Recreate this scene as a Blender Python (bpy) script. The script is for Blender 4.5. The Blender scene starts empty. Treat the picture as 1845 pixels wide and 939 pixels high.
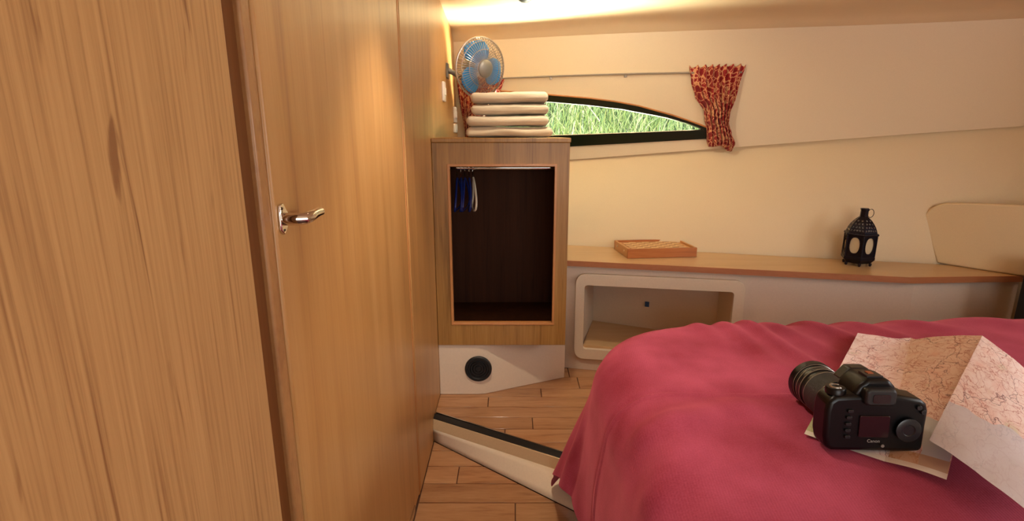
import bpy, bmesh, math, random
from mathutils import Vector, Matrix, noise
from mathutils.geometry import tessellate_polygon
R = math.radians
PI = math.pi
S = bpy.context.scene
C = S.collection
random.seed(7)

# ------------------------------------------------------------------ camera
cam = bpy.data.cameras.new('camera'); camo = bpy.data.objects.new('camera', cam); C.objects.link(camo)
cam.sensor_width = 36; cam.lens = 36 * 950 / 1845; cam.clip_start = .02
camo.location = (0, 0, .89); camo.rotation_euler = (R(90 - 13.5), 0, 0)
S.camera = camo

# ------------------------------------------------------------------ world, lights, exposure
W = bpy.data.worlds.new('world'); S.world = W; W.use_nodes = True
wn = W.node_tree.nodes; wl = W.node_tree.links
bg = wn['Background']
sky = wn.new('ShaderNodeTexSky'); sky.sky_type = 'NISHITA'; sky.sun_disc = False
sky.sun_elevation = R(48); sky.sun_rotation = R(200)
wl.new(sky.outputs[0], bg.inputs[0]); bg.inputs[1].default_value = .35

def light(name, kind, loc, energy, col, rot=(0, 0, 0), **k):
    l = bpy.data.lights.new(name, kind); l.energy = energy; l.color = col
    for a, v in k.items(): setattr(l, a, v)
    o = bpy.data.objects.new(name, l); C.objects.link(o); o.location = loc; o.rotation_euler = rot
    return o
light('sun', 'SUN', (0, -2, 4), 5.0, (1, .93, .8), (R(44), 0, R(-20)), angle=R(1))
# added fill lamps, as daylight through the doorway to the saloon behind the camera and through the window over the berth
light('doorway_fill', 'AREA', (.45, -1.15, .80), 10, (1, .93, .84), (R(90), 0, 0), shape='RECTANGLE', size=1.1, size_y=.9)
light('side_window_fill', 'AREA', (1.66, .35, 1.0), 7, (1, .94, .86), (R(90), 0, R(90)), shape='RECTANGLE', size=1.0, size_y=.28)
light('water_glint_fill', 'AREA', (.12, 2.345, .70), 300, (1, .92, .72), (R(150), 0, R(172)), shape='RECTANGLE', size=.9, size_y=.15)  # area lamp added below the sill to brighten the ceiling, like sun off water
WARM = (1, .86, .66)
vs = S.view_settings
vs.view_transform = 'Standard'; vs.look = 'None'; vs.gamma = 1; vs.use_curve_mapping = False; vs.exposure = 0.1

# ------------------------------------------------------------------ helpers
def lin(h):
    v = [int(h[i:i + 2], 16) / 255 for i in (0, 2, 4)]
    return tuple(c / 12.92 if c <= .04045 else ((c + .055) / 1.055) ** 2.4 for c in v) + (1,)

def mat(name, col, rough=.5, metal=0, bump=0, bscale=200, coat=0, sheen=0, spec=None, trans=0, ior=None):
    m = bpy.data.materials.new(name); m.use_nodes = True
    n = m.node_tree.nodes; l = m.node_tree.links; b = n['Principled BSDF']
    b.inputs['Base Color'].default_value = lin(col); b.inputs['Roughness'].default_value = rough
    b.inputs['Metallic'].default_value = metal; b.inputs['Coat Weight'].default_value = coat
    b.inputs['Sheen Weight'].default_value = sheen
    b.inputs['Transmission Weight'].default_value = trans
    if ior: b.inputs['IOR'].default_value = ior
    if spec is not None: b.inputs['Specular IOR Level'].default_value = spec
    tc = n.new('ShaderNodeTexCoord'); nz = n.new('ShaderNodeTexNoise'); nz.inputs['Scale'].default_value = bscale
    nz.inputs['Detail'].default_value = 4
    l.new(tc.outputs['Object'], nz.inputs[0])
    # faint tone variation everywhere
    mx = n.new('ShaderNodeMix'); mx.data_type = 'RGBA'; mx.blend_type = 'MULTIPLY'; mx.inputs[0].default_value = .12
    mx.inputs[6].default_value = lin(col); l.new(nz.outputs[0], mx.inputs[7]); l.new(mx.outputs[2], b.inputs[0])
    if bump:
        bp = n.new('ShaderNodeBump'); bp.inputs[0].default_value = bump; bp.inputs[1].default_value = .002
        l.new(nz.outputs[0], bp.inputs['Height']); l.new(bp.outputs[0], b.inputs['Normal'])
    return m

def wood(name, cols, axis='z', scale=1, rough=.4, coat=0, rings=.5, streak=.5, contrast=1, rnd=0, coatr=.15, bump=.15, stretch=.035, med=1.6, fleck=0):
    """veneer: streaks stretched along the grain axis plus distorted growth rings"""
    m = bpy.data.materials.new(name); m.use_nodes = True
    n = m.node_tree.nodes; l = m.node_tree.links; b = n['Principled BSDF']
    tc = n.new('ShaderNodeTexCoord'); mp = n.new('ShaderNodeMapping')
    s = [scale] * 3; s['xyz'.index(axis)] = scale * stretch
    mp.inputs['Scale'].default_value = s
    oi = n.new('ShaderNodeObjectInfo')
    src = tc.outputs['Object']
    if rnd:
        mu = n.new('ShaderNodeMath'); mu.operation = 'MULTIPLY'; mu.inputs[1].default_value = 37.
        l.new(oi.outputs['Random'], mu.inputs[0])
        ad = n.new('ShaderNodeVectorMath'); ad.operation = 'ADD'
        l.new(src, ad.inputs[0]); l.new(mu.outputs[0], ad.inputs[1]); src = ad.outputs[0]
    l.new(src, mp.inputs[0])
    a = n.new('ShaderNodeTexNoise'); a.inputs['Scale'].default_value = 210; a.inputs['Detail'].default_value = 5
    a.inputs['Roughness'].default_value = .6
    c = n.new('ShaderNodeTexNoise'); c.inputs['Scale'].default_value = 22; c.inputs['Detail'].default_value = 4
    c.inputs['Distortion'].default_value = .6
    w = n.new('ShaderNodeTexNoise'); w.inputs['Scale'].default_value = 75; w.inputs['Detail'].default_value = 2
    w.inputs['Distortion'].default_value = .8
    for q in (a, c, w): l.new(mp.outputs[0], q.inputs[0])
    def mth(op, x, y):
        q = n.new('ShaderNodeMath'); q.operation = op
        for i, v in enumerate((x, y)):
            if isinstance(v, (int, float)): q.inputs[i].default_value = v
            else: l.new(v, q.inputs[i])
        return q.outputs[0]
    pr_ = n.new('ShaderNodeMapRange'); pr_.inputs[1].default_value = .56; pr_.inputs[2].default_value = .74
    l.new(w.outputs[0], pr_.inputs[0])
    st = mth('MULTIPLY', mth('SUBTRACT', a.outputs[0], .5), streak * 2.2 * contrast)
    md = mth('MULTIPLY', mth('SUBTRACT', c.outputs[0], .5), med * contrast)
    po = mth('MULTIPLY', pr_.outputs[0], rings * contrast)
    tot = mth('SUBTRACT', mth('ADD', mth('ADD', st, md), .55), po)
    if fleck:                                                     # short dark cathedral flecks between the long streaks
        m2 = n.new('ShaderNodeMapping'); s2 = [1.0] * 3; s2['xyz'.index(axis)] = .13; m2.inputs['Scale'].default_value = s2
        l.new(src, m2.inputs[0])
        fk = n.new('ShaderNodeTexNoise'); fk.inputs['Scale'].default_value = 62; fk.inputs['Detail'].default_value = 3; fk.inputs['Distortion'].default_value = 1.2
        l.new(m2.outputs[0], fk.inputs[0])
        fr_ = n.new('ShaderNodeMapRange'); fr_.inputs[1].default_value = .63; fr_.inputs[2].default_value = .76; l.new(fk.outputs[0], fr_.inputs[0])
        tot = mth('SUBTRACT', tot, mth('MULTIPLY', fr_.outputs[0], fleck))
    cr = n.new('ShaderNodeValToRGB'); e = cr.color_ramp.elements
    e[0].position = 0; e[0].color = lin(cols[0]); e[1].position = 1; e[1].color = lin(cols[-1])
    if len(cols) == 3: k = e.new(.5); k.color = lin(cols[1])
    l.new(tot, cr.inputs[0]); out = cr.outputs[0]
    if rnd:
        hs = n.new('ShaderNodeHueSaturation'); l.new(out, hs.inputs['Color'])
        mr = n.new('ShaderNodeMapRange'); mr.inputs[3].default_value = 1 - rnd; mr.inputs[4].default_value = 1 + rnd
        l.new(oi.outputs['Random'], mr.inputs[0]); l.new(mr.outputs[0], hs.inputs['Value']); out = hs.outputs[0]
    l.new(out, b.inputs['Base Color'])
    b.inputs['Roughness'].default_value = rough; b.inputs['Coat Weight'].default_value = coat
    b.inputs['Coat Roughness'].default_value = coatr
    bp = n.new('ShaderNodeBump'); bp.inputs[0].default_value = bump; bp.inputs[1].default_value = .0006
    l.new(a.outputs[0], bp.inputs['Height']); l.new(bp.outputs[0], b.inputs['Normal'])
    return m

class MB:
    def __init__(s): s.v = []; s.f = []; s.uv = None
    def add(s, vs, fs, M=None):
        o = len(s.v)
        s.v += [tuple(M @ Vector(p)) if M else tuple(p) for p in vs]
        s.f += [tuple(o + i for i in f) for f in fs]
        return s
    def box(s, x0, x1, y0, y1, z0, z1, M=None):
        vs = [(x, y, z) for x in (x0, x1) for y in (y0, y1) for z in (z0, z1)]
        return s.add(vs, [(0, 1, 3, 2), (4, 6, 7, 5), (0, 4, 5, 1), (2, 3, 7, 6), (0, 2, 6, 4), (1, 5, 7, 3)], M)
    def prism(s, pts, h, M=None):
        """pts: ccw polygon in local xy, extruded 0..h (or h=(a,b)) along local z"""
        a, b = h if isinstance(h, tuple) else (0, h)
        n = len(pts)
        vs = [(p[0], p[1], a) for p in pts] + [(p[0], p[1], b) for p in pts]
        fs = [tuple(range(n - 1, -1, -1)), tuple(range(n, 2 * n))] + [(i, (i + 1) % n, n + (i + 1) % n, n + i) for i in range(n)]
        return s.add(vs, fs, M)
    def holed(s, outer, inner, h, M=None):
        """plate with one hole; both loops ccw in local xy"""
        a, b = h if isinstance(h, tuple) else (0, h)
        loops = [[Vector((p[0], p[1], 0)) for p in outer], [Vector((p[0], p[1], 0)) for p in inner]]
        tri = tessellate_polygon(loops)
        al = list(outer) + list(inner); n = len(al); no = len(outer); ni = len(inner)
        vs = [(p[0], p[1], a) for p in al] + [(p[0], p[1], b) for p in al]
        fs = []
        for t in tri:
            p = [al[i] for i in t]
            cr = (p[1][0] - p[0][0]) * (p[2][1] - p[0][1]) - (p[1][1] - p[0][1]) * (p[2][0] - p[0][0])
            if cr < 0: t = t[::-1]
            fs.append(tuple(t[::-1])); fs.append(tuple(n + i for i in t))
        fs += [(i, (i + 1) % no, n + (i + 1) % no, n + i) for i in range(no)]
        fs += [(no + (i + 1) % ni, no + i, n + no + i, n + no + (i + 1) % ni) for i in range(ni)]
        return s.add(vs, fs, M)
    def tube(s, pts, r, seg=8, closed=False, M=None):
        pts = [Vector(p) for p in pts]; n = len(pts); vs = []; fs = []
        up = None
        for i, p in enumerate(pts):
            a = pts[i - 1] if (i or closed) else p
            b = pts[(i + 1) % n] if (i < n - 1 or closed) else p
            t = (b - a).normalized()
            if up is None: up = t.orthogonal().normalized()
            up = (up - t * up.dot(t)); up = up.normalized() if up.length > 1e-6 else t.orthogonal().normalized()
            sd = t.cross(up); rr = r[i] if isinstance(r, (list, tuple)) else r
            for k in range(seg):
                an = 2 * PI * k / seg; vs.append(p + (up * math.cos(an) + sd * math.sin(an)) * rr)
        m = n if closed else n - 1
        for i in range(m):
            j = (i + 1) % n
            for k in range(seg):
                fs.append((i * seg + k, i * seg + (k + 1) % seg, j * seg + (k + 1) % seg, j * seg + k))
        if not closed:
            fs.append(tuple(range(seg - 1, -1, -1))); fs.append(tuple((n - 1) * seg + k for k in range(seg)))
        return s.add(vs, fs, M)
    def lathe(s, prof, seg=24, M=None):
        """prof: (r, z) list bottom to top around local z; capped ends"""
        vs = []; fs = []; n = len(prof)
        for r, z in prof:
            for k in range(seg):
                a = 2 * PI * k / seg; vs.append((r * math.cos(a), r * math.sin(a), z))
        for i in range(n - 1):
            for k in range(seg):
                fs.append((i * seg + k, i * seg + (k + 1) % seg, (i + 1) * seg + (k + 1) % seg, (i + 1) * seg + k))
        fs.append(tuple(range(seg - 1, -1, -1))); fs.append(tuple((n - 1) * seg + k for k in range(seg)))
        return s.add(vs, fs, M)
    def grid(s, fn, nu, nv, M=None):
        vs = [fn(i / nu, j / nv) for i in range(nu + 1) for j in range(nv + 1)]
        fs = [(i * (nv + 1) + j, (i + 1) * (nv + 1) + j, (i + 1) * (nv + 1) + j + 1, i * (nv + 1) + j + 1) for i in range(nu) for j in range(nv)]
        return s.add(vs, fs, M)
    def build(s, name, m, parent=None, bevel=0, smooth=True, ang=35, seg=2, origin=None, kind=None, label=None, solid=0, subsurf=0):
        me = bpy.data.meshes.new(name)
        off = Vector(origin) if origin else Vector((0, 0, 0))
        me.from_pydata([tuple(Vector(p) - off) for p in s.v], [], s.f); me.update()
        bm = bmesh.new(); bm.from_mesh(me); bmesh.ops.recalc_face_normals(bm, faces=bm.faces); bm.to_mesh(me); bm.free()
        me.materials.append(m)
        if smooth:
            me.polygons.foreach_set('use_smooth', [True] * len(me.polygons)); me.set_sharp_from_angle(angle=R(ang))
        o = bpy.data.objects.new(name, me); C.objects.link(o); o.location = off
        if parent: o.parent = parent
        if solid:
            q = o.modifiers.new('s', 'SOLIDIFY'); q.thickness = solid; q.offset = 0
        if bevel:
            q = o.modifiers.new('b', 'BEVEL'); q.width = bevel; q.segments = seg; q.limit_method = 'ANGLE'; q.angle_limit = R(40)
        if subsurf:
            q = o.modifiers.new('u', 'SUBSURF'); q.levels = q.render_levels = subsurf
        if kind: o['kind'] = kind
        if label: o['label'] = label
        return o

def thing(name, label, cat, loc=(0, 0, 0), rot=(0, 0, 0), group=None):
    o = bpy.data.objects.new(name, None); C.objects.link(o); o.location = loc; o.rotation_euler = rot
    o.empty_display_size = .05
    return tag(o, label, cat, group)
def tag(o, label, cat, group=None):
    o['label'] = label; o['category'] = cat
    if group: o['group'] = group
    return o
def struct(o, label=None, cat=None):
    o['kind'] = 'structure'
    if label: o['label'] = label
    if cat: o['category'] = cat
    return o
def rrect(x0, x1, y0, y1, r, n=6):
    out = []
    for cx, cy, a0 in ((x1 - r, y0 + r, -90), (x1 - r, y1 - r, 0), (x0 + r, y1 - r, 90), (x0 + r, y0 + r, 180)):
        for k in range(n + 1):
            a = R(a0 + 90 * k / n); out.append((cx + r * math.cos(a), cy + r * math.sin(a)))
    return out
def frame_at(o, xaxis, yaxis, zaxis):
    M = Matrix.Identity(4)
    for i, a in enumerate((xaxis, yaxis, zaxis)):
        a = Vector(a).normalized()
        for r_ in range(3): M[r_][i] = a[r_]
    for r_ in range(3): M[r_][3] = o[r_]
    return M
def smooth(a, b, x):
    t = min(1, max(0, (x - a) / (b - a))); return t * t * (3 - 2 * t)

# ------------------------------------------------------------------ materials
M_cream = mat('cream_liner', 'E6D2B2', .42, bump=.08, bscale=500, spec=.4)
M_hull = mat('hull_vinyl', 'E2CBA4', .6, bump=.25, bscale=600)
M_ceil = mat('ceiling_liner', 'E6CDA8', .3, bump=.04, bscale=500)
M_white = mat('white_gelcoat', 'E4D2B8', .35, spec=.5)
M_panelw = mat('white_laminate', 'E2CDB6', .5)
M_kick = mat('kickboard_paint', 'E3D0B8', .5)
M_door = wood('door_veneer', ('A06F40', 'B8884F', 'C89A62'), 'z', 1, .42, .3, .35, .25, .8, coatr=.3, stretch=.05)
M_near = wood('oak_veneer', ('8C6038', 'B88E5A', 'C89E68'), 'z', 1.5, .5, .1, .4, 1.0, .75, stretch=.02, med=.8, fleck=.55)
M_jamb = wood('jamb_wood', ('5E340F', '7A4A18'), 'z', 1, .6, 0, .3, .4, .8)
M_bead = wood('bead_wood', ('986840', 'B68854'), 'z', 1, .45, .2, .5, .5, .8, stretch=.5)
M_cab = wood('cabinet_oak', ('7A531F', '9A6E34', 'AE8242'), 'z', 1.2, .45, .15, .5, .6, .8)
M_lip = wood('lipping_wood', ('AA6C38', 'C48850'), 'z', 1, .4, .2, .2, .5, .6)
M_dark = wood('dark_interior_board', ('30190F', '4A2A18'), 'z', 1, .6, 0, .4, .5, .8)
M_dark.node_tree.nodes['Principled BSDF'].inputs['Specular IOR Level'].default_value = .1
M_shelf = wood('shelf_laminate', ('B58E60', 'C6A070', 'D0AE80'), 'x', 1.1, .32, .2, .3, .5, .6, stretch=.1)
M_edge = wood('shelf_edge_wood', ('A2603A', 'BC7C50'), 'x', 1, .45, .1, .3, .5, .6)
M_floor = wood('floor_plank_wood', ('8C5A38', 'AC7C54', 'BC8E66'), 'x', .9, .36, .2, .4, .5, .9, rnd=.08, stretch=.12)
M_under = mat('plank_joint', '5A3420', .7)
M_black = mat('black_rubber', '0B0C0D', .5)
M_blackgloss = mat('black_plastic', '050507', .33, spec=.3)
M_frame = mat('window_frame_rubber', '141B0C', .3)
M_alu = mat('aluminium', 'D8CFC4', .25, 1)
M_brass = mat('satin_gold_nosing', 'DDC49C', .3, .35)
M_chrome = mat('chrome', 'E8E4E0', .08, 1)
M_cable = mat('grey_track', '9A8F84', .45, .3)
M_glass = bpy.data.materials.new('clear_glass'); M_glass.use_nodes = True
_n = M_glass.node_tree.nodes; _l = M_glass.node_tree.links
_t = _n.new('ShaderNodeBsdfTransparent'); _t.inputs[0].default_value = (.93, .97, .95, 1)
_g = _n.new('ShaderNodeBsdfGlossy'); _g.inputs['Roughness'].default_value = .02
_f = _n.new('ShaderNodeFresnel'); _f.inputs[0].default_value = 1.3; _m = _n.new('ShaderNodeMixShader')
_ge = _n.new('ShaderNodeNewGeometry'); _s = _n.new('ShaderNodeMath'); _s.operation = 'SUBTRACT'; _s.inputs[0].default_value = 1
_p = _n.new('ShaderNodeMath'); _p.operation = 'MULTIPLY'
_l.new(_ge.outputs['Backfacing'], _s.inputs[1]); _l.new(_f.outputs[0], _p.inputs[0]); _l.new(_s.outputs[0], _p.inputs[1])
_l.new(_p.outputs[0], _m.inputs[0]); _l.new(_t.outputs[0], _m.inputs[1]); _l.new(_g.outputs[0], _m.inputs[2])
_l.new(_m.outputs[0], _n['Material Output'].inputs[0])
M_towel = mat('terry_towel', 'E3CFAE', .95, bump=1, bscale=900, sheen=.4)
M_blue = mat('blue_blade', '2A86C8', .3)
M_fangrey = mat('fan_grey', '7A7672', .35, .3)
M_wire = mat('fan_wire', '9F938B', .3, .8)
M_lightplas = mat('white_plastic', 'E6E0DA', .4)
M_screw = mat('screw_metal', '5A4A3C', .35, .9)
M_bluehang = mat('navy_plastic', '16266A', .3)
M_whang = mat('ivory_plastic', 'D8CDB8', .35)
M_sticker = mat('blue_sticker', '2F4F78', .5)
M_boxwood = wood('games_box_wood', ('8A4A1C', 'B0682F', 'C27C40'), 'x', 2, .4, .15, .4, .5, .8)
M_boxside = wood('games_box_side', ('BC7E40', 'D29A5C'), 'y', 2, .4, .15, .4, .5, .6)
M_sqlight = mat('light_square', 'E2BC84', .4)
M_sqdark = mat('dark_square', 'A26A36', .4)
M_iron = mat('painted_iron', '191420', .35, .6, bump=.4, bscale=300)
M_frost = mat('cream_pane', 'E8D6B0', .35, trans=.3)
M_lens = mat('lens_barrel', '16181B', .32)
M_lensring = mat('lens_zoom_ring', '23272B', .5, bump=.6, bscale=900)
M_screen = mat('lcd_screen', '241216', .15)
M_silver = mat('silver_dial', 'A8A49C', .3, .8)
M_text = mat('grey_print', '8C8880', .6)
M_orange = mat('orange_mark', 'A65A34', .5)
M_pad = mat('padded_vinyl', 'E3CBA2', .5, bump=.1, bscale=400)

def cloth_red():
    m = bpy.data.materials.new('crimson_corduroy'); m.use_nodes = True
    n = m.node_tree.nodes; l = m.node_tree.links; b = n['Principled BSDF']
    tc = n.new('ShaderNodeTexCoord')
    nz = n.new('ShaderNodeTexNoise'); nz.inputs['Scale'].default_value = 9; nz.inputs['Detail'].default_value = 5
    n2 = n.new('ShaderNodeTexNoise'); n2.inputs['Scale'].default_value = 420; n2.inputs['Detail'].default_value = 2
    l.new(tc.outputs['UV'], nz.inputs[0]); l.new(tc.outputs['UV'], n2.inputs[0])
    w = n.new('ShaderNodeTexWave'); w.wave_type = 'BANDS'; w.bands_direction = 'X'
    w.inputs['Scale'].default_value = 95; w.inputs['Distortion'].default_value = .6; w.inputs['Detail Scale'].default_value = 2
    mp = n.new('ShaderNodeMapping'); mp.inputs['Rotation'].default_value = (0, 0, R(8))
    l.new(tc.outputs['UV'], mp.inputs[0]); l.new(mp.outputs[0], w.inputs[0])
    ad = n.new('ShaderNodeMath'); ad.operation = 'MULTIPLY_ADD'; ad.inputs[1].default_value = .35
    l.new(n2.outputs[0], ad.inputs[0]); l.new(nz.outputs[0], ad.inputs[2])
    cr = n.new('ShaderNodeValToRGB'); e = cr.color_ramp.elements
    e[0].position = .45; e[0].color = lin('86293C'); e[1].position = .85; e[1].color = lin('AE4A64')
    l.new(ad.outputs[0], cr.inputs[0]); l.new(cr.outputs[0], b.inputs['Base Color'])
    b.inputs['Roughness'].default_value = .85; b.inputs['Sheen Weight'].default_value = .5
    b.inputs['Sheen Roughness'].default_value = .4; b.inputs['Sheen Tint'].default_value = lin('E8808A')
    b.inputs['Specular IOR Level'].default_value = .15
    bp = n.new('ShaderNodeBump'); bp.inputs[0].default_value = .2; bp.inputs[1].default_value = .0006
    l.new(w.outputs['Fac'], bp.inputs['Height']); l.new(bp.outputs[0], b.inputs['Normal'])
    return m
M_red = cloth_red()

def curtain_mat():
    m = bpy.data.materials.new('leaf_print_cotton'); m.use_nodes = True
    n = m.node_tree.nodes; l = m.node_tree.links; b = n['Principled BSDF']
    tc = n.new('ShaderNodeTexCoord')
    v = n.new('ShaderNodeTexVoronoi'); v.feature = 'DISTANCE_TO_EDGE'; v.inputs['Scale'].default_value = 50
    v2 = n.new('ShaderNodeTexVoronoi'); v2.inputs['Scale'].default_value = 50
    nz = n.new('ShaderNodeTexNoise'); nz.inputs['Scale'].default_value = 40
    mx = n.new('ShaderNodeMix'); mx.data_type = 'RGBA'; mx.inputs[0].default_value = .03
    l.new(tc.outputs['UV'], mx.inputs[6]); l.new(nz.outputs['Color'], mx.inputs[7]); l.new(tc.outputs['UV'], nz.inputs[0])
    l.new(mx.outputs[2], v.inputs[0]); l.new(mx.outputs[2], v2.inputs[0])
    cr = n.new('ShaderNodeValToRGB'); e = cr.color_ramp.elements
    e[0].position = .05; e[0].color = lin('E0AE80'); e[1].position = .11; e[1].color = lin('A01C22')
    k = e.new(.45); k.color = lin('7E1218')
    l.new(v.outputs['Distance'], cr.inputs[0])
    c2 = n.new('ShaderNodeValToRGB'); e = c2.color_ramp.elements
    e[0].position = .35; e[0].color = (1, 1, 1, 1); e[1].position = .65; e[1].color = lin('E8A070')
    l.new(v2.outputs['Color'], c2.inputs[0])
    mm = n.new('ShaderNodeMix'); mm.data_type = 'RGBA'; mm.blend_type = 'MULTIPLY'; mm.inputs[0].default_value = .3
    l.new(cr.outputs[0], mm.inputs[6]); l.new(c2.outputs[0], mm.inputs[7])
    l.new(mm.outputs[2], b.inputs['Base Color']); b.inputs['Roughness'].default_value = .9
    b.inputs['Sheen Weight'].default_value = .1
    return m
M_curt = curtain_mat()

def map_mat():
    m = bpy.data.materials.new('printed_road_map'); m.use_nodes = True
    n = m.node_tree.nodes; l = m.node_tree.links; b = n['Principled BSDF']
    tc = n.new('ShaderNodeTexCoord')
    def nz(sc, det=4):
        q = n.new('ShaderNodeTexNoise'); q.inputs['Scale'].default_value = sc; q.inputs['Detail'].default_value = det
        l.new(tc.outputs['UV'], q.inputs[0]); return q
    def ramp(src, stops):
        q = n.new('ShaderNodeValToRGB'); e = q.color_ramp.elements
        while len(e) < len(stops): e.new(.5)
        for i, (p, c) in enumerate(stops): e[i].position = p; e[i].color = lin(c) if isinstance(c, str) else c
        l.new(src, q.inputs[0]); return q.outputs[0]
    def mix(f, a, c, mode='MIX'):
        q = n.new('ShaderNodeMix'); q.data_type = 'RGBA'; q.blend_type = mode
        for i, v in ((0, f), (6, a), (7, c)):
            if isinstance(v, (int, float)): q.inputs[i].default_value = v
            elif isinstance(v, tuple): q.inputs[i].default_value = v
            else: l.new(v, q.inputs[i])
        return q.outputs[2]
    base = ramp(nz(26, 6).outputs[0], [(.3, 'F2D0CA'), (.5, 'F8E6E2'), (.62, 'F0D6D0'), (.75, 'DAD6BE')])
    wob = mix(.06, tc.outputs['UV'], nz(30, 5).outputs['Color'])
    def roads(sc, w, col, f, base):
        v = n.new('ShaderNodeTexVoronoi'); v.feature = 'DISTANCE_TO_EDGE'; v.inputs['Scale'].default_value = sc
        l.new(wob, v.inputs[0])
        k = ramp(v.outputs['Distance'], [(0, (f, f, f, 1)), (w, (0, 0, 0, 1))])
        return mix(k, base, lin(col))
    base = roads(70, .05, 'C9908C', .5, base)
    base = roads(30, .03, 'B4645A', .75, base)
    base = roads(10, .010, '7A4A50', .9, base)
    # a pale blue lake / sheet margin and an ochre patch at fixed places on the sheet
    sx = n.new('ShaderNodeSeparateXYZ'); l.new(tc.outputs['UV'], sx.inputs[0])
    def mth(op, a, c):
        q = n.new('ShaderNodeMath'); q.operation = op
        for i, v in enumerate((a, c)):
            if isinstance(v, (int, float)): q.inputs[i].default_value = v
            else: l.new(v, q.inputs[i])
        return q.outputs[0]
    jx = mth('ADD', sx.outputs[0], mth('MULTIPLY', nz(14, 2).outputs[0], .08))
    jy = mth('ADD', sx.outputs[1], mth('MULTIPLY', nz(12, 2).outputs[0], .08))
    # third leaf (u>2): lower strip is sea, upper part land
    sea = mth('MULTIPLY', mth('GREATER_THAN', sx.outputs[0], .2245), mth('LESS_THAN', mth('ADD', jy, mth('MULTIPLY', sx.outputs[0], -.30)), .062))
    base = mix(mth('MULTIPLY', sea, .8), base, lin('D2D2DE'))
    lake = mth('MULTIPLY', mth('MULTIPLY', mth('GREATER_THAN', jx, .205), mth('LESS_THAN', sx.outputs[0], .222)), mth('LESS_THAN', jy, .17))
    base = mix(lake, base, lin('CED4DC'))
    och = mth('MULTIPLY', mth('LESS_THAN', sx.outputs[0], .2239), mth('LESS_THAN', sx.outputs[1], .034))
    och = mth('MULTIPLY', och, mth('GREATER_THAN', sx.outputs[0], .118))
    base = mix(mth('MULTIPLY', och, .7), base, lin('C08A4A'))
    grn = mth('MULTIPLY', mth('LESS_THAN', sx.outputs[0], .05), mth('LESS_THAN', jy, .12))
    base = mix(mth('MULTIPLY', grn, .7), base, lin('A9B86A'))
    edge = mth('MULTIPLY', mth('LESS_THAN', sx.outputs[1], .010), mth('LESS_THAN', sx.outputs[0], .2243))
    base = mix(mth('MULTIPLY', edge, .85), base, lin('ECE2D6'))
    l.new(base, b.inputs['Base Color']); b.inputs['Roughness'].default_value = .6
    b.inputs['Specular IOR Level'].default_value = .3
    return m
M_map = map_mat()

def set_uv(o, uvs):
    me = o.data; l = me.uv_layers.new(name='UVMap')
    for lp in me.loops: l.data[lp.index].uv = uvs[lp.vertex_index]

# ------------------------------------------------------------------ setting: hull side, ceiling, walls
def wy(x, z): return 2.457 - .31 * x - .24 * z            # upper cabin side (leans inboard as it rises)
def crease(x): return .765 + .093 * x - .012 * max(0, x - 1.2) ** 2
XL, XR = -.2325, 1.90
WO = [(-.2, .813), (.241, .841), (.5, .8575), (.735, .873), (.742, .880), (.742, .897), (.735, .905), (.706, .918), (.676, .929), (.596, .957), (.477, .991),
      (.386, 1.009), (.294, 1.022), (.147, 1.037), (-.05, 1.056), (-.2, 1.062)]
WI = [(-.175, .861), (.174, .884), (.5, .8955), (.712, .9045), (.700, .911), (.65, .929), (.578, .950), (.418, .982), (.296, .998), (.158, 1.012), (-.05, 1.030), (-.175, 1.036)]
def lift(pts, off): return [(x, wy(x, z) + off, z) for x, z in pts]
def holed_lift(outer, inner, o0, o1):
    """plate between two polygons in (x,z), lying along the cabin side from offset o0 to o1"""
    b = MB(); b.holed(outer, inner, (o0, o1))
    b.v = [(x, wy(x, z) + d, z) for x, z, d in b.v]
    return b
def side_outer():
    n = 24; bot = [(XL + (XR - XL) * i / n, crease(XL + (XR - XL) * i / n)) for i in range(n + 1)]
    top = [(XR, 1.262), (1.3, 1.258), (.8, 1.262), (.4, 1.27), (0, 1.275), (XL, 1.275)]
    return bot + top
b = holed_lift(side_outer(), [(x + (.004 if x > .3 else 0), z) for x, z in WO], 0, .05)
struct(b.build('wall_back', M_cream, bevel=.016, seg=4, ang=30), 'cream moulded cabin side that holds the tapering window')
# lower hull side, flared, tucked behind the lip of the upper side
def low(u, v):
    x = XL + (XR - XL) * u; zc = crease(x)
    if v < .25: z = .0 + .45 * v / .25; y = 2.061 - .25 * x + .10 * (1 - v / .25)
    else:
        t = (v - .25) / .75; z = .45 + (zc + .03 - .45) * t
        y0 = 2.061 - .25 * x; y1 = wy(x, zc) + .045; y = y0 + (y1 - y0) * t - .02 * math.sin(PI * t)
    return (x, y, z)
b = MB(); b.grid(low, 40, 24)
b2 = b.build('trim_1', M_hull, solid=.01)
b2.name = 'wall_hull_side'; struct(b2, 'cream vinyl hull side between shelf and lip')
# ceiling: cove then a gentle crown
def ceil_prof():
    return [(-.012, 1.243), (.000, 1.249), (.012, 1.262), (.035, 1.275), (.08, 1.286), (.16, 1.296), (.35, 1.311), (.7, 1.335), (1.2, 1.36), (2.0, 1.375), (3.6, 1.375)]
cp = ceil_prof()
b = MB()
def cei(u, v):
    i = min(int(v * (len(cp) - 1) + 1e-6), len(cp) - 2); t = v * (len(cp) - 1) - i
    q = cp[i][0] + (cp[i + 1][0] - cp[i][0]) * t; z = cp[i][1] + (cp[i + 1][1] - cp[i][1]) * t
    x = -.36 + (2.0 + .36) * u
    z -= (.018 * smooth(.2, 1.5, x)) * (1 - smooth(.0, .5, q))
    return (x, wy(x, z) * .5 + wy(x, 1.25) * .5 + .004 - q * 1.02, z)
b.grid(cei, 30, len(cp) - 1)
struct(b.build('ceiling', M_ceil, solid=.012, ang=60), 'glossy cream moulded cabin ceiling')

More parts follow.
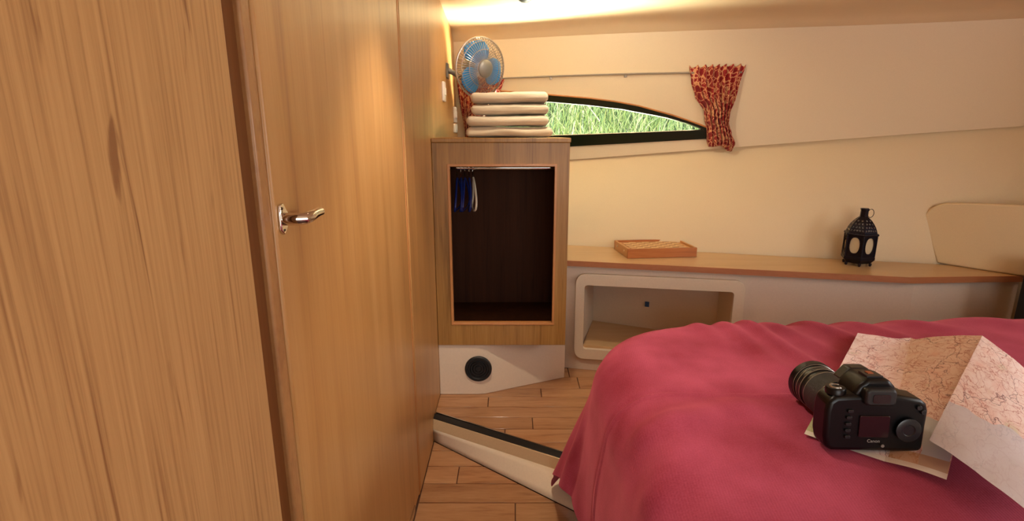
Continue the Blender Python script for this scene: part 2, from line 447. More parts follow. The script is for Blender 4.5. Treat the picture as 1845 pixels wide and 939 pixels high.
# left side: bulkhead behind, far panel, door leaf, jamb strips
b = MB(); b.box(-.30, -.275, -1.3, 2.42, 0, 1.42)
struct(b.build('wall_left', M_jamb), 'wood bulkhead behind the wardrobe door')
def wall_far_pts():
    pts = [(1.172, .0), (2.42, .0), (2.42, .80), (2.345, .86), (2.312, .95), (2.282, 1.08), (2.255, 1.18), (2.23, 1.25), (2.15, 1.283), (2.0, 1.30), (1.855, 1.312), (1.6, 1.335), (1.172, 1.36)]
    return pts
YZ = frame_at((0, 0, 0), (0, 1, 0), (0, 0, 1), (1, 0, 0))      # local xy -> world yz, extrude +x
b = MB(); b.prism(wall_far_pts(), (-.272, -.2325), YZ)
struct(b.build('trim_1', M_door, bevel=.004), 'far section of the varnished wood wall behind the fan and cabinet')
b = MB(); b.box(-.274, -.2325, 1.1565, 1.170, .0, 1.38)
struct(b.build('trim_2', M_lip, bevel=.0045, seg=3), 'rounded orange wood bead between door and far wall')
door = thing('door_1', 'varnished honey wood cabin door with chrome lever handle', 'door', (-.2325, .84, 0)); struct(door); 
def P(bm, name, m, par, **k):                                    # world-space mesh parented to an unrotated empty
    o = bm.build(name, m, **k); o.parent = par; o.matrix_parent_inverse = Matrix.Translation(par.location).inverted(); return o
b = MB(); b.box(-.272, -.2325, .5125, 1.1525, .012, 1.36); P(b, 'door_leaf', M_door, door, bevel=.003)
b = MB(); b.box(-.272, -.2345, .5030, .5115, .012, 1.36); P(b, 'edge_lipping', M_bead, door, bevel=.0025, label='darker rounded wooden edge strip')
b = MB(); b.add([(-.2325, .52, .030), (-.2325, 1.075, .018), (-.2325, 1.085, .030), (-.2325, .52, .085),
                 (-.2295, .52, .030), (-.2295, 1.075, .018), (-.2295, 1.085, .030), (-.2295, .52, .085)],
                [(0, 1, 2, 3), (4, 5, 6, 7), (0, 1, 5, 4), (1, 2, 6, 5), (2, 3, 7, 6), (3, 0, 4, 7)])
P(b, 'kick_plate', M_alu, door, label='grey metal kick plate at the foot')
# lever handle: winged back plate and lever reaching away from the camera over the leaf
hd = MB()
wing = [(.519, .7955), (.526, .7905), (.536, .7985), (.541, .805), (.541, .8085), (.535, .815), (.528, .8225), (.521, .8215), (.519, .812), (.519, .803)]
hd.prism(wing, (-.2325, -.2295), YZ)
hd_o = P(hd, 'handle', M_chrome, door, bevel=.001, label='chrome winged lever handle')
lv = MB(); lv.tube([(-.2295, .527, .8065), (-.217, .527, .8065), (-.2105, .530, .8067), (-.2085, .537, .807), (-.2085, .547, .8075), (-.208, .557, .8085), (-.2065, .566, .8085)],
                   [.0066, .0064, .0064, .0062, .0058, .0054, .0046], 12)
o = lv.build('lever', M_chrome); o.parent = hd_o
sc = MB()
for yy, zz in ((.5235, .8175), (.5245, .7955)): sc.lathe([(.0016, 0), (.0012, .0007)], 10, frame_at((-.2295, yy, zz), (0, 1, 0), (0, 0, 1), (1, 0, 0)))
o = sc.build('screw', M_screw); o.parent = hd_o
# jamb between the near panel and the door
b = MB(); b.box(-.275, -.2365, .396, .4845, 0, 1.38)
struct(b.build('trim_3', M_jamb), 'dark brown door jamb strip beside the near oak panel')
b = MB(); b.box(-.275, -.2305, .4842, .5005, 0, 1.38)
struct(b.build('trim_4', M_bead, bevel=.003, seg=3), 'wavy grained wooden bead along the door jamb')
b = MB(); b.box(-.225, -.200, -1.3, .395, 0, 1.38)
struct(b.build('door_2', M_near, bevel=.0015), 'near oak veneered panel filling the left of the view')
b = MB(); b.box(-.275, -.225, .30, .394, 0, 1.38); struct(b.build('trim_5', M_jamb), 'dark filler behind the near oak panel')

# right and rear (behind the camera): closed shell with a side window and a doorway to the saloon
b = MB(); b.holed([(-1.3, 0), (1.95, 0), (1.95, 1.4), (-1.3, 1.4)], [(-.25, .84), (.95, .84), (.95, 1.16), (-.25, 1.16)], (1.74, 1.78), YZ)
struct(b.build('wall_right', M_cream), 'cream cabin side beyond the bed')
XZ = frame_at((0, 0, 0), (1, 0, 0), (0, 0, 1), (0, -1, 0))     # local xy -> world xz, extrude -y
b = MB(); b.holed([(-.30, -.01), (1.78, -.01), (1.78, 1.4), (-.30, 1.4)], [(-.12, .25), (1.05, .25), (1.05, 1.28), (-.12, 1.28)], (1.28, 1.32), XZ)
struct(b.build('wall_rear', M_cream), 'bulkhead with the doorway behind the camera')

# ------------------------------------------------------------------ floor: two levels, each of separate planks
def plank(x0, x1, y0, y1, z, parent, clip=None):
    g = .0012
    pts = [(x0 + g, y0 + g), (x1 - g, y0 + g), (x1 - g, y1 - g), (x0 + g, y1 - g)]
    if clip:
        A, B, inside = clip                                       # keep the left side of A->B
        out = []
        def sd(p): return (B[0] - A[0]) * (p[1] - A[1]) - (B[1] - A[1]) * (p[0] - A[0])
        for i in range(len(pts)):
            p, q = pts[i], pts[(i + 1) % len(pts)]; a, c = sd(p) * inside, sd(q) * inside
            if a >= 0: out.append(p)
            if a * c < 0: t = a / (a - c); out.append((p[0] + (q[0] - p[0]) * t, p[1] + (q[1] - p[1]) * t))
        pts = out
        if len(pts) < 3: return
        ar = abs(sum(pts[i][0] * pts[(i + 1) % len(pts)][1] - pts[(i + 1) % len(pts)][0] * pts[i][1] for i in range(len(pts)))) / 2
        if ar < 2e-4: return
    cx = sum(p[0] for p in pts) / len(pts); cy = sum(p[1] for p in pts) / len(pts)
    b = MB(); b.prism([(p[0] - cx, p[1] - cy) for p in pts], (-.004, 0))
    o = b.build('plank', M_floor, bevel=.0008, seg=1); o.location = (cx, cy, z); o.parent = parent
    return o
SA, SB = (-.2325, 1.404), (.55, .976)                            # top edge of the step, near side
fl = MB(); fl.box(-.275, 1.76, -1.3, 2.1, -.03, -.0042)
floor = struct(fl.build('floor', M_under), 'floor of warm brown wood planks at two levels')
dy = .0735
rows = [1.3525 - dy * i for i in range(-1, 12)]
rr = random.Random(3)
joints = {1: [-.16, .45], 2: [.13, .60], 3: [.025, .5]}
for i, y1 in enumerate(rows[:-1]):
    y0 = rows[i + 1]
    if i == 1: js = [.11, .7]
    elif i == 2: js = [-.145, .6]
    elif i == 3: js = [.125, .75]
    elif i == 4: js = [.008, .55]
    else: js = [rr.uniform(-.1, .1), rr.uniform(.4, .8)]
    xs = [-.2325] + js + [1.2]
    for x0, x1 in zip(xs[:-1], xs[1:]):
        plank(x0, x1, y0, y1, 0, floor, ((-.2325, 1.400), (.275, 1.003), -1))
# raised platform
pf = MB(); pf.prism([(-.2325, 1.428), (.55, 1.000), (1.0, 1.0), (1.0, 1.70), (.19, 1.85), (-.2325, 1.85)], (.0, .0658))
plat = struct(pf.build('floor_raised', M_under), 'raised floor platform behind the black step edge')
plat.name = 'floor_platform'
ry = [1.757, 1.683, 1.60, 1.541, 1.479, 1.417, 1.353, 1.285, 1.215, 1.14, 1.07]
jt = [[.20, .5], [.225, .6], [.095, .55], [-.075, .4], [.30], [.06, .5], [-.02, .4], [.2], [.3], [.3]]
SC = ((-.2325, 1.448), (.55, 1.448 - .566 * .7825), 1)
for i in range(len(ry) - 1):
    xs = [-.2325] + jt[i] + [.8]
    for x0, x1 in zip(xs[:-1], xs[1:]):
        plank(x0, x1, ry[i + 1], ry[i], .07, plat, SC)
# step riser, gold nosing and black tread strip
step = thing('step_edge', 'cream step riser with gold nosing and black anti-slip strip on floor', 'step', (0, 1.2, 0))
def sline(y0, y1, xe=.275):                                       # edge line through (-.2325, y0) and (.135, y1), carried on under the bed
    return ((-.2325, y0), (xe, y0 + (y1 - y0) * (xe + .2325) / (.135 + .2325)))
def strip(la, lb, z0a, z0b, z1a, z1b, bk0, bk1):
    """bar: front bottom line la at z0, front top line lb at z1, going back by bk"""
    (a0, a1), (b0, b1) = la, lb
    q = [(*a0, z0a), (*a1, z0b), (a1[0], a1[1] + bk0, z0b), (a0[0], a0[1] + bk0, z0a),
         (*b0, z1a), (*b1, z1b), (b1[0], b1[1] + bk1, z1b), (b0[0], b0[1] + bk1, z1a)]
    return MB().add(q, [(0, 1, 2, 3), (4, 5, 6, 7), (0, 1, 5, 4), (1, 2, 6, 5), (2, 3, 7, 6), (3, 0, 4, 7)])
TOP = sline(1.404, 1.203); MID = sline(1.395, 1.189); BOT = sline(1.404, 1.116); BKL = sline(1.448, 1.240)
b = MB()
def rz(u, v):
    bx, by = [BOT[0][i] + (BOT[1][i] - BOT[0][i]) * u for i in (0, 1)]; mx, my = [MID[0][i] + (MID[1][i] - MID[0][i]) * u for i in (0, 1)]
    return (bx, by + (my - by) * v, .0445 * v)
b.grid(rz, 16, 4)
P(b, 'riser', M_white, step, solid=.003)
N0 = sline(1.3935, 1.1875)
P(strip(N0, TOP, .0445, .0445, .0712, .0712, .012, .012), 'nosing', M_brass, step, bevel=.001)
P(strip(sline(1.4065, 1.2055), sline(1.4065, 1.2055), .066, .066, .0728, .0728, .036, .030), 'grip_strip', M_black, step, bevel=.0008)
P(strip(sline(1.4425, 1.2355), sline(1.4425, 1.2355), .066, .066, .0732, .0732, .005, .004), 'back_rail', M_alu, step)

# ------------------------------------------------------------------ window and outdoors
win = thing('window_1', 'tapering pointed cabin window in dark frame above the cabinet', 'window', (.25, 2.15, .82)); struct(win)
b = holed_lift(WO, WI, -.006, .03); P(b, 'frame', M_frame, win, bevel=.004, seg=3)
b = MB(); b.prism([(x * 1.01, z) for x, z in WI], (.012, .015)); b.v = [(x, wy(x, z) + d, z) for x, z, d in b.v]
P(b, 'pane', M_glass, win, smooth=False)
b = MB(); b.tube([(x, wy(x, z) - .006, z + .002) for x, z in WO[6:]], .003, 8); P(b, 'rim', M_lip, win, label='thin pale rim along the curved top')
b = MB(); b.tube([(x, wy(x, z) + .006, z) for x, z in WI[0:4]], .0022, 8); P(b, 'sill_bead', M_alu, win, label='bright metal bead along the glass')

# grassy bank outside
def bank(x, y): return .30 + (y - 2.7) * 1.05 + .08 * noise.noise((x * 1.3, y * 1.3, 0))
M_soil = mat('bank_earth', '48583A', .9, bump=1, bscale=30)
b = MB(); b.grid(lambda u, v: (-6 + 14 * u, 2.72 + 4 * v, bank(-6 + 14 * u, 2.72 + 4 * v)), 40, 20)
tag(b.build('grass_bank', M_soil), 'steep green bank of earth outside the window', 'bank')
def grass_mat():
    m = mat('grass_blades', '8FAF56', .5); n = m.node_tree.nodes; l = m.node_tree.links
    b_ = n['Principled BSDF']; at = n.new('ShaderNodeAttribute'); at.attribute_name = 'tone'
    cr = n.new('ShaderNodeValToRGB'); e = cr.color_ramp.elements
    e[0].color = lin('4E7048'); e[1].color = lin('F0EDD2'); k = e.new(.45); k.color = lin('90AC68'); k = e.new(.75); k.color = lin('C6D0A0')
    l.new(at.outputs['Fac'], cr.inputs[0]); l.new(cr.outputs[0], b_.inputs['Base Color'])
    return m
gv = []; gf = []; gt = []
rg = random.Random(11)
for i in range(9000):
    y = 2.75 + 1.1 * rg.random() ** 1.2; x = -.9 + 3.0 * rg.random()
    z = bank(x, y) - .02; h = rg.uniform(.12, .34); a = rg.uniform(0, 2 * PI); ln = rg.uniform(.2, .9) * h; wd = rg.uniform(.0018, .0042)
    dx, dz = math.cos(a) * ln, math.sin(a) * ln; t = min(1, max(0, rg.gauss(.45, .25)))
    px, py = -math.sin(a) * wd, math.cos(a) * wd
    if rg.random() < .6: px, py = wd, 0
    o = len(gv)
    for k, (s_, w_) in enumerate(((0, 1), (.35, .9), (.7, .65), (1, .05))):
        bx, by, bz = x + dx * s_ * s_, y + dz * s_ * s_ * .6, z + h * (s_ - .25 * s_ * s_ * ln / h)
        gv += [(bx - px * w_, by - py * w_, bz), (bx + px * w_, by + py * w_, bz)]; gt += [t, t]
    for k in range(3): gf.append((o + 2 * k, o + 2 * k + 1, o + 2 * k + 3, o + 2 * k + 2))
me = bpy.data.meshes.new('grass'); me.from_pydata(gv, [], gf)
me.attributes.new('tone', 'FLOAT', 'POINT').data.foreach_set('value', gt); me.materials.append(grass_mat())
go = bpy.data.objects.new('grass', me); C.objects.link(go)
tag(go, 'tall sunlit green grass growing on the bank', 'grass'); go['kind'] = 'stuff'

# curtain track
b = MB(); n = 30
b.tube([(x, wy(x, 1.101 + .006 * math.sin((x + .2) * 3)) - .010, 1.101 + .006 * math.sin((x + .2) * 3) - .004 * x) for x in [-.22 + 1.02 * i / n for i in range(n + 1)]], .0032, 8)
for x in (.15, .42): b.box(x - .004, x + .004, wy(x, 1.1) - .012, wy(x, 1.1) + .002, 1.094, 1.108)
tag(b.build('curtain_track', M_cable), 'thin grey curtain track along the wall above the window', 'curtain rail')

# gathered, tied-back curtains
def curtain(name, label, prof, npl, seed, seams):
    """prof: (z, x0, x1, depth) rows from top to bottom"""
    rnd = random.Random(seed); ph = rnd.uniform(0, 6)
    nu = npl * 10; nv = 40; b = MB(); uvs = []
    zt, zb = prof[0][0], prof[-1][0]
    def row(z):
        for (a, c) in zip(prof[:-1], prof[1:]):
            if c[0] <= z <= a[0]:
                t = (a[0] - z) / (a[0] - c[0]); t = t * t * (3 - 2 * t) * .5 + t * .5
                return [a[k] + (c[k] - a[k]) * t for k in (1, 2, 3)]
        return prof[-1][1:]
    W0 = prof[0][2] - prof[0][1]
    for j in range(nv + 1):
        z = zt + (zb - zt) * j / nv; x0, x1, dp = row(z)
        for i in range(nu + 1):
            u = i / nu; s = math.sin(u * npl * 2 * PI + ph + .6 * math.sin(z * 30 + u * 9))
            x = x0 + (x1 - x0) * (u + .012 * math.cos(u * npl * 2 * PI + ph))
            bulge = math.sin(PI * u) ** .7
            y = wy(x, z) - .006 - dp * (.5 + .5 * s) * (.5 + .5 * bulge) - .6 * dp * bulge
            zz = z + .004 * s * (1 if j == 0 else .3) + .010 * math.sin(u * 3.1 + 1) * (j / nv) - (.004 * math.sin(u * 9) if j == nv else 0)
            b.v.append((x, y, zz)); uvs.append((u * W0 * 1.9, (zt - z) * 1.0))
    for j in range(nv):
        for i in range(nu): b.f.append((j * (nu + 1) + i, (j + 1) * (nu + 1) + i, (j + 1) * (nu + 1) + i + 1, j * (nu + 1) + i + 1))
    o = b.build(name, M_curt, solid=.0015, ang=80, origin=(prof[0][1], wy(prof[0][1], zt), zb)); set_uv(o, uvs)
    tag(o, label, 'curtain')
    return o
curtain('curtain', 'red leaf-print gathered curtain at the pointed right end of window',
        [(1.122, .628, .806, .016), (1.07, .640, .797, .022), (1.02, .660, .792, .026), (.965, .698, .782, .030), (.935, .704, .784, .030), (.90, .716, .800, .026), (.862, .722, .818, .026), (.838, .730, .812, .022)], 8, 1, 0)
curtain('curtain', 'red leaf-print curtain behind the fan and stacked towels',
        [(1.108, -.226, -.030, .014), (1.05, -.222, -.050, .020), (.99, -.214, -.095, .024), (.93, -.204, -.130, .026), (.885, -.197, -.150, .024), (.84, -.196, -.140, .02)], 7, 2, 0)

# ------------------------------------------------------------------ cabinet
cab = thing('cabinet', 'open-fronted oak cabinet with orange lipped opening against the wood wall', 'cabinet', (-.03, 1.56, .244))
CX0, CX1, CY0, CY1, CZ0, CZ1 = -.2315, .167, 1.55, 1.85, .244, .866
OX0, OX1, OZ0, OZ1 = -.182, .125, .318, .799
b = MB(); b.holed([(CX0, CZ0), (CX1, CZ0), (CX1, CZ1), (CX0, CZ1)], [(OX0, OZ0), (OX1, OZ0), (OX1, OZ1), (OX0, OZ1)], (-CY0 - .016, -CY0), XZ)
P(b, 'front_frame', M_cab, cab, bevel=.0012)
b = MB(); e = .006
b.holed([(OX0 - e, OZ0 - e), (OX1 + e, OZ0 - e), (OX1 + e, OZ1 + e), (OX0 - e, OZ1 + e)], [(OX0 + .001, OZ0 + .001), (OX1 - .001, OZ0 + .001), (OX1 - .001, OZ1 - .001), (OX0 + .001, OZ1 - .001)], (-CY0 - .016, -CY0 + .003), XZ)
P(b, 'opening_lipping', M_lip, cab, bevel=.001, label='orange wooden lipping round the opening')
b = MB(); b.box(CX1 - .016, CX1, CY0 + .016, CY1, CZ0, CZ1); P(b, 'side_panel', M_cab, cab)
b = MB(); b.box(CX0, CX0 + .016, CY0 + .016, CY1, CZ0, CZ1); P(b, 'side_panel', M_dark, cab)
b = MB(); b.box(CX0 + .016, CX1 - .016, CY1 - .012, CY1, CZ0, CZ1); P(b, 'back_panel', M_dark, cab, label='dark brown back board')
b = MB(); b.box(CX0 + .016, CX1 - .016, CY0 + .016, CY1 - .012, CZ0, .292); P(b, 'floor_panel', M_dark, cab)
b = MB(); b.box(CX0, CX1 + .002, CY0 - .006, CY1 + .10, CZ1, .879); P(b, 'top', M_cab, cab, bevel=.002)
b = MB(); b.tube([(OX0 - .03, 1.66, .788), (OX1 + .02, 1.66, .788)], .007, 12); P(b, 'hanging_rail', M_chrome, cab, label='chrome hanging rail')
# kickboard below with black hose vent
kb = MB()
pl = [(-.2325, 1.558), (-.115, 1.558), (-.085, 1.562), (.181, 1.680), (.181, 1.705), (-.09, 1.585), (-.2325, 1.585)]
kb.prism(pl, (.07, .2435)); kick = thing('kickboard', 'cream kickboard below the oak cabinet with a round black vent', 'kickboard', (-.03, 1.6, .07))
P(kb, 'board', M_kick, kick, bevel=.002)
fv = MB(); Mv = frame_at((-.1075, 1.5585, .1605), (1, 0, 0), (0, 0, 1), (0, -1, 0))
fv.lathe([(.043, -.001), (.043, .004), (.040, .007), (.034, .007), (.032, .004), (.0, .0035)], 36, Mv)
vent = P(fv, 'vent', M_black, kick, label='round black vent')
for r0 in (.026, .018, .010):
    q = MB(); q.tube([(r0 * math.cos(a), r0 * math.sin(a), .0045) for a in [2 * PI * i / 28 for i in range(28)]], .0012, 6, True, Mv)
    o = q.build('vent_ring', M_blackgloss); o.parent = vent; o.matrix_parent_inverse = (kick.matrix_basis).inverted() if False else o.matrix_parent_inverse

# hangers in the cabinet
def hanger(x, y, yaw, m, label, group, dz=0):
    t = thing('coat_hanger', label, 'hanger', (x, y, .788), (0, 0, yaw), group)
    hk = MB(); hk.tube([(0, .009 * math.cos(a), .002 + .009 * math.sin(a)) for a in [R(200 - i * 24) for i in range(10)]] + [(0, 0, -.024 - dz)], .0016, 8)
    o = hk.build('hook', M_chrome); o.parent = t
    bd = MB(); z = -.024 - dz
    pts = [(0, 0, z), (.003, .03, z - .020), (.005, .07, z - .062), (.004, .082, z - .088), (0, .076, z - .103), (-.004, 0, z - .106), (0, -.076, z - .103), (.004, -.082, z - .088), (.005, -.07, z - .062), (.003, -.03, z - .020)]
    bd.tube(pts, .0035, 10, True)
    o = bd.build('shoulder_frame', m, subsurf=1); o.parent = t
    return t
hanger(-.122, 1.66, R(8), M_whang, 'ivory coat hanger at the right end of the hanger row', None)
for x, a, w_ in ((-.134, 4, 'right beside the ivory one'), (-.148, -3, 'second from the ivory one'), (-.160, 3, 'third from the ivory one'), (-.172, -2, 'closest to the left cabinet side')):
    hanger(x, 1.66, R(a), M_bluehang, 'navy blue coat hanger in the cabinet, ' + w_, 'blue hangers in the cabinet', .002)

# ------------------------------------------------------------------ towels
def towel(x0, x1, y0, y1, z0, z1, seed, label, skew=0):
    b = MB(); nx, ns = 44, 40
    w = (z1 - z0) / 2; zc = (z0 + z1) / 2; rnd = random.Random(seed); o1 = rnd.uniform(0, 50)
    for i in range(nx + 1):
        u = i / nx; x = x0 + (x1 - x0) * u
        ed = min(1, min(u, 1 - u) / .05); ed = math.sqrt(max(.0, 1 - (1 - ed) ** 2)) * .5 + .5
        for k in range(ns):
            a = 2 * PI * k / ns; c_, s_ = math.cos(a), math.sin(a)
            hw = (y1 - y0) / 2
            yy = math.copysign(abs(c_) ** .35, c_) * hw; zz = math.copysign(abs(s_) ** .75, s_) * w * ed
            nn = noise.noise((x * 13 + o1, a * 1.1, o1)); n2 = noise.noise((x * 45 + o1, yy * 45, a * 2))
            front = (y0 + y1) / 2 + yy + .004 * nn + (.012 * (1 - ed))
            b.v.append((x + skew * u + .0025 * nn, front, zc + zz * (1 + .10 * nn) + .0035 * noise.noise((x * 9 + o1, yy * 9, 3)) + .0012 * n2))
    for i in range(nx):
        for k in range(ns): b.f.append((i * ns + k, (i + 1) * ns + k, (i + 1) * ns + (k + 1) % ns, i * ns + (k + 1) % ns))
    for i in (0, nx):
        b.f.append(tuple(i * ns + k for k in (range(ns) if i else range(ns - 1, -1, -1))))
    return tag(b.build('towel', M_towel, ang=70, origin=((x0 + x1) / 2, (y0 + y1) / 2, z0)), label, 'towel', 'folded towels on the cabinet')
TZ = .8795
towel(-.136, .121, 1.602, 1.80, TZ, TZ + .031, 1, 'cream folded towel at the bottom of the stack, resting on the cabinet top')
towel(-.134, .108, 1.598, 1.79, TZ + .0335, TZ + .0645, 2, 'cream folded towel second from the bottom of the stack')
towel(-.120, .108, 1.602, 1.79, TZ + .067, TZ + .098, 3, 'cream folded towel second from the top of the stack')
towel(-.121, .106, 1.598, 1.79, TZ + .1005, TZ + .132, 4, 'cream folded towel on top of the stack, beside the fan')

# ------------------------------------------------------------------ fan on the wall
fdir = Vector((.60, -.78, -.16)).normalized()
fc = Vector((-.111, 1.955, 1.115))
fx = fdir.cross(Vector((0, 0, 1))).normalized(); fy = fx.cross(fdir) * 1
fx = fy.cross(fdir).normalized()
FM = frame_at(fc, fx, fy, fdir)                                   # local z = facing direction
fan = thing('fan', 'small wall fan with blue blades in a round wire cage above towels', 'fan', (-.2325, 1.97, 1.12))
rad = .100
b = MB()
def ring(r, z, t=.0012, seg=48, mb=b): mb.tube([(r * math.cos(2 * PI * i / seg), r * math.sin(2 * PI * i / seg), z) for i in range(seg)], t, 6, True, FM)
ring(rad, 0, .0032)
ring(.062, .026); ring(.088, .0165); ring(.030, .030); ring(.062, -.026); ring(.088, -.0165)
for i in range(60):
    a = 2 * PI * i / 60; ca, sa = math.cos(a), math.sin(a)
    for sgn in (1, -1):
        b.tube([(r * ca, r * sa, sgn * z) for r, z in ((.026, .031), (.055, .0275), (.080, .021), (.094, .011), (rad, 0))], .0010, 4, False, FM)
P(b, 'guard', M_wire, fan, label='grey wire cage')
b = MB(); b.lathe([(.029, .029), (.029, .034), (.024, .038), (.012, .040), (0, .0405)], 28, FM); P(b, 'badge', M_fangrey, fan, label='round grey centre cap')
for k in range(3):
    b = MB(); a0 = R(100 + 120 * k)
    def bl(u, v, a0=a0):
        r = .014 + .077 * u; sp = R(12) + R(54) * math.sin(PI * min(1, .12 + .80 * u)) ** .8
        a = a0 + (v - .5) * 2 * sp * .72 + .25 * u
        return (r * math.cos(a), r * math.sin(a), -.002 + (.5 - v) * .022 * (1 - .4 * u))
    b.grid(bl, 12, 10, FM); P(b, 'blade', M_blue, fan, solid=.0016)
b = MB(); b.lathe([(.016, -.012), (.018, -.010), (.018, .006), (.012, .012), (0, .013)], 20, FM); P(b, 'hub', M_blue, fan)
b = MB(); b.lathe([(0, -.090), (.018, -.088), (.027, -.078), (.030, -.060), (.030, -.036), (.024, -.031), (0, -.031)], 24, FM); P(b, 'motor_housing', M_fangrey, fan)
back = FM @ Vector((0, 0, -.062))
b = MB(); b.tube([tuple(back + Vector((0, 0, -.024))), tuple(back + Vector((-.02, .0, -.045))), (-.215, 1.985, 1.105), (-.226, 1.985, 1.110)], [.009, .009, .009, .010], 12); P(b, 'bracket_arm', M_fangrey, fan)
b = MB(); b.prism(rrect(1.962, 2.008, 1.082, 1.134, .006), (-.2325, -.2265), YZ); P(b, 'wall_plate', M_fangrey, fan, bevel=.001)

# sockets on the left wall
def socket(y0, y1, z0, z1, label):
    t = thing('switch_plate', label, 'switch', (-.2325, (y0 + y1) / 2, z0))
    b = MB(); b.prism(rrect(y0, y1, z0, z1, .005, 3), (-.2325, -.2245), YZ); P(b, 'plate', M_lightplas, t, bevel=.0015)
    b = MB(); b.prism(rrect((y0 + y1) / 2 - .014, (y0 + y1) / 2 + .014, (z0 + z1) / 2 - .012, (z0 + z1) / 2 + .012, .002, 3), (-.2245, -.2215), YZ); P(b, 'rocker', M_lightplas, t, bevel=.001)
socket(1.832, 1.872, .996, 1.060, 'white switch plate on the wood wall, below the fan bracket')
socket(2.16, 2.235, .895, .93, 'low white socket on the wood wall beside the curtain foot')
socket(2.17, 2.235, .935, .995, 'upper white socket on the wood wall beside the curtain')

# ------------------------------------------------------------------ shelf and its base unit
shelf = thing('shelf', 'long pale laminate shelf with reddish wood edge under the hull side', 'shelf', (.6, 1.75, .4545))
SH = [(.1675, 1.747), (1.1946, 1.526), (1.57, 1.545), (1.57, 1.545 + .10), (.1675, 2.012)]
b = MB(); b.prism(SH, (.4545, .4715)); P(b, 'shelf_top', M_shelf, shelf, bevel=.001)
b = MB(); E_ = [(.1675, 1.7435), (1.1946, 1.5225), (1.57, 1.5415)]
for p, q in zip(E_[:-1], E_[1:]):
    d = Vector((q[0] - p[0], q[1] - p[1])).normalized(); nn = Vector((-d.y, d.x)) * .0034
    b.prism([p, q, (q[0] + nn.x, q[1] + nn.y), (p[0] + nn.x, p[1] + nn.y)], (.4535, .4720))
P(b, 'edge_strip', M_edge, shelf, label='reddish wooden front edge')

unit = thing('shelf_base_unit', 'cream panel below the shelf with a white framed open niche', 'cabinet', (.6, 1.7, .07))
pd = Vector((1, -.21, 0)).normalized(); pn = Vector((-.21, -1, 0)).normalized()
PM = frame_at((.193, 1.7595, 0), pd, (0, 0, 1), pn)              # local x along panel, y up, z outwards
k_ = 1 / pd.x
OP = rrect(.055, .545, .150, .3935, .012, 3)
def sh(p): return (p[0], p[1] + .010 * (p[0] - .05))
OPi = [sh(p) for p in OP]
b = MB(); b.holed([(-.025, .07), (1.0535, .07), (1.0535, .4545), (-.025, .4545)], OPi, (-.012, 0), PM); P(b, 'front_panel', M_panelw, unit, smooth=False)
b = MB(); b.prism([(1.2240, 1.5430), (1.560, 1.562), (1.560, 1.575), (1.224, 1.556)], (.07, .4545)); P(b, 'end_panel', M_panelw, unit)
b = MB(); b.holed([sh(p) for p in rrect(.030, .573, .118, .4265, .032, 8)], [sh(p) for p in rrect(.060, .540, .155, .388, .010, 3)], (-.004, .018), PM)
fr = P(b, 'niche_frame', M_white, unit, bevel=.009, seg=4, label='rounded white frame of the niche')
for sx, sy in ((.068, .408), (.294, .409), (.527, .411), (.066, .136), (.53, .138)):
    q = MB(); q.lathe([(.0032, .0), (.0032, .0188), (.002, .0196), (0, .0196)], 12, PM @ Matrix.Translation((sx, sy, 0))); o = q.build('screw', M_screw); o.parent = fr
    o.matrix_parent_inverse = Matrix.Translation(unit.location).inverted()
NB = [(.2465, 1.7500), (.7275, 1.6490), (.745, 1.815), (.321, 1.999)]
b = MB()
for i, (p, q) in enumerate(((NB[0], NB[3]), (NB[3], NB[2]), (NB[2], NB[1]))):
    b.add([(p[0], p[1], .14), (q[0], q[1], .14), (q[0], q[1], .42), (p[0], p[1], .42)], [(0, 1, 2, 3)])
b.add([(p[0], p[1], .405) for p in NB], [(0, 1, 2, 3)])
P(b, 'niche_liner', M_white, unit, solid=.004, smooth=False)
b = MB(); b.prism([(.2500, 1.744), (.7235, 1.647), (.742, 1.81), (.322, 1.994)], (.14, .165)); P(b, 'niche_floor', M_shelf, unit, bevel=.001)
st = Vector((.737 - .321, 1.815 - 1.999, 0)).normalized()
b = MB(); b.box(-.008, .008, -.010, .010, 0, .001, frame_at((.512, 1.9055, .262), st, (0, 0, 1), Vector((st.y, -st.x, 0)))); P(b, 'sticker', M_sticker, unit, label='small dark blue square sticker')

# headboard pad and dark end panel
hdv = Vector((.122, -.163, 0)).normalized(); HM = frame_at((1.41, 1.706, 0), hdv, (0, 0, 1), Vector((-.163, -.122, 0)).normalized())
def hx(p): return (Vector((p[0], p[1], 0)) - Vector((1.41, 1.706, 0))).dot(hdv)
hb = [(.004, .4722), (.52, .4722), (.52, .688), (.24, .687), (.035, .676), (-.005, .671), (-.026, .663), (-.042, .649), (-.052, .632), (-.055, .616), (-.050, .600)]
b = MB(); b.prism(hb, (-.03, .0), HM)
ho = b.build('headboard', M_pad, bevel=.006, seg=4, origin=(1.41, 1.706, .4722)); tag(ho, 'cream padded headboard with rounded corner standing on the shelf end', 'headboard')
b = MB(); b.box(1.4365, 1.56, 1.40, 1.43, .0, .545)
tag(b.build('end_panel', M_black, bevel=.002), 'black upright panel at the right edge beside the bed', 'panel')

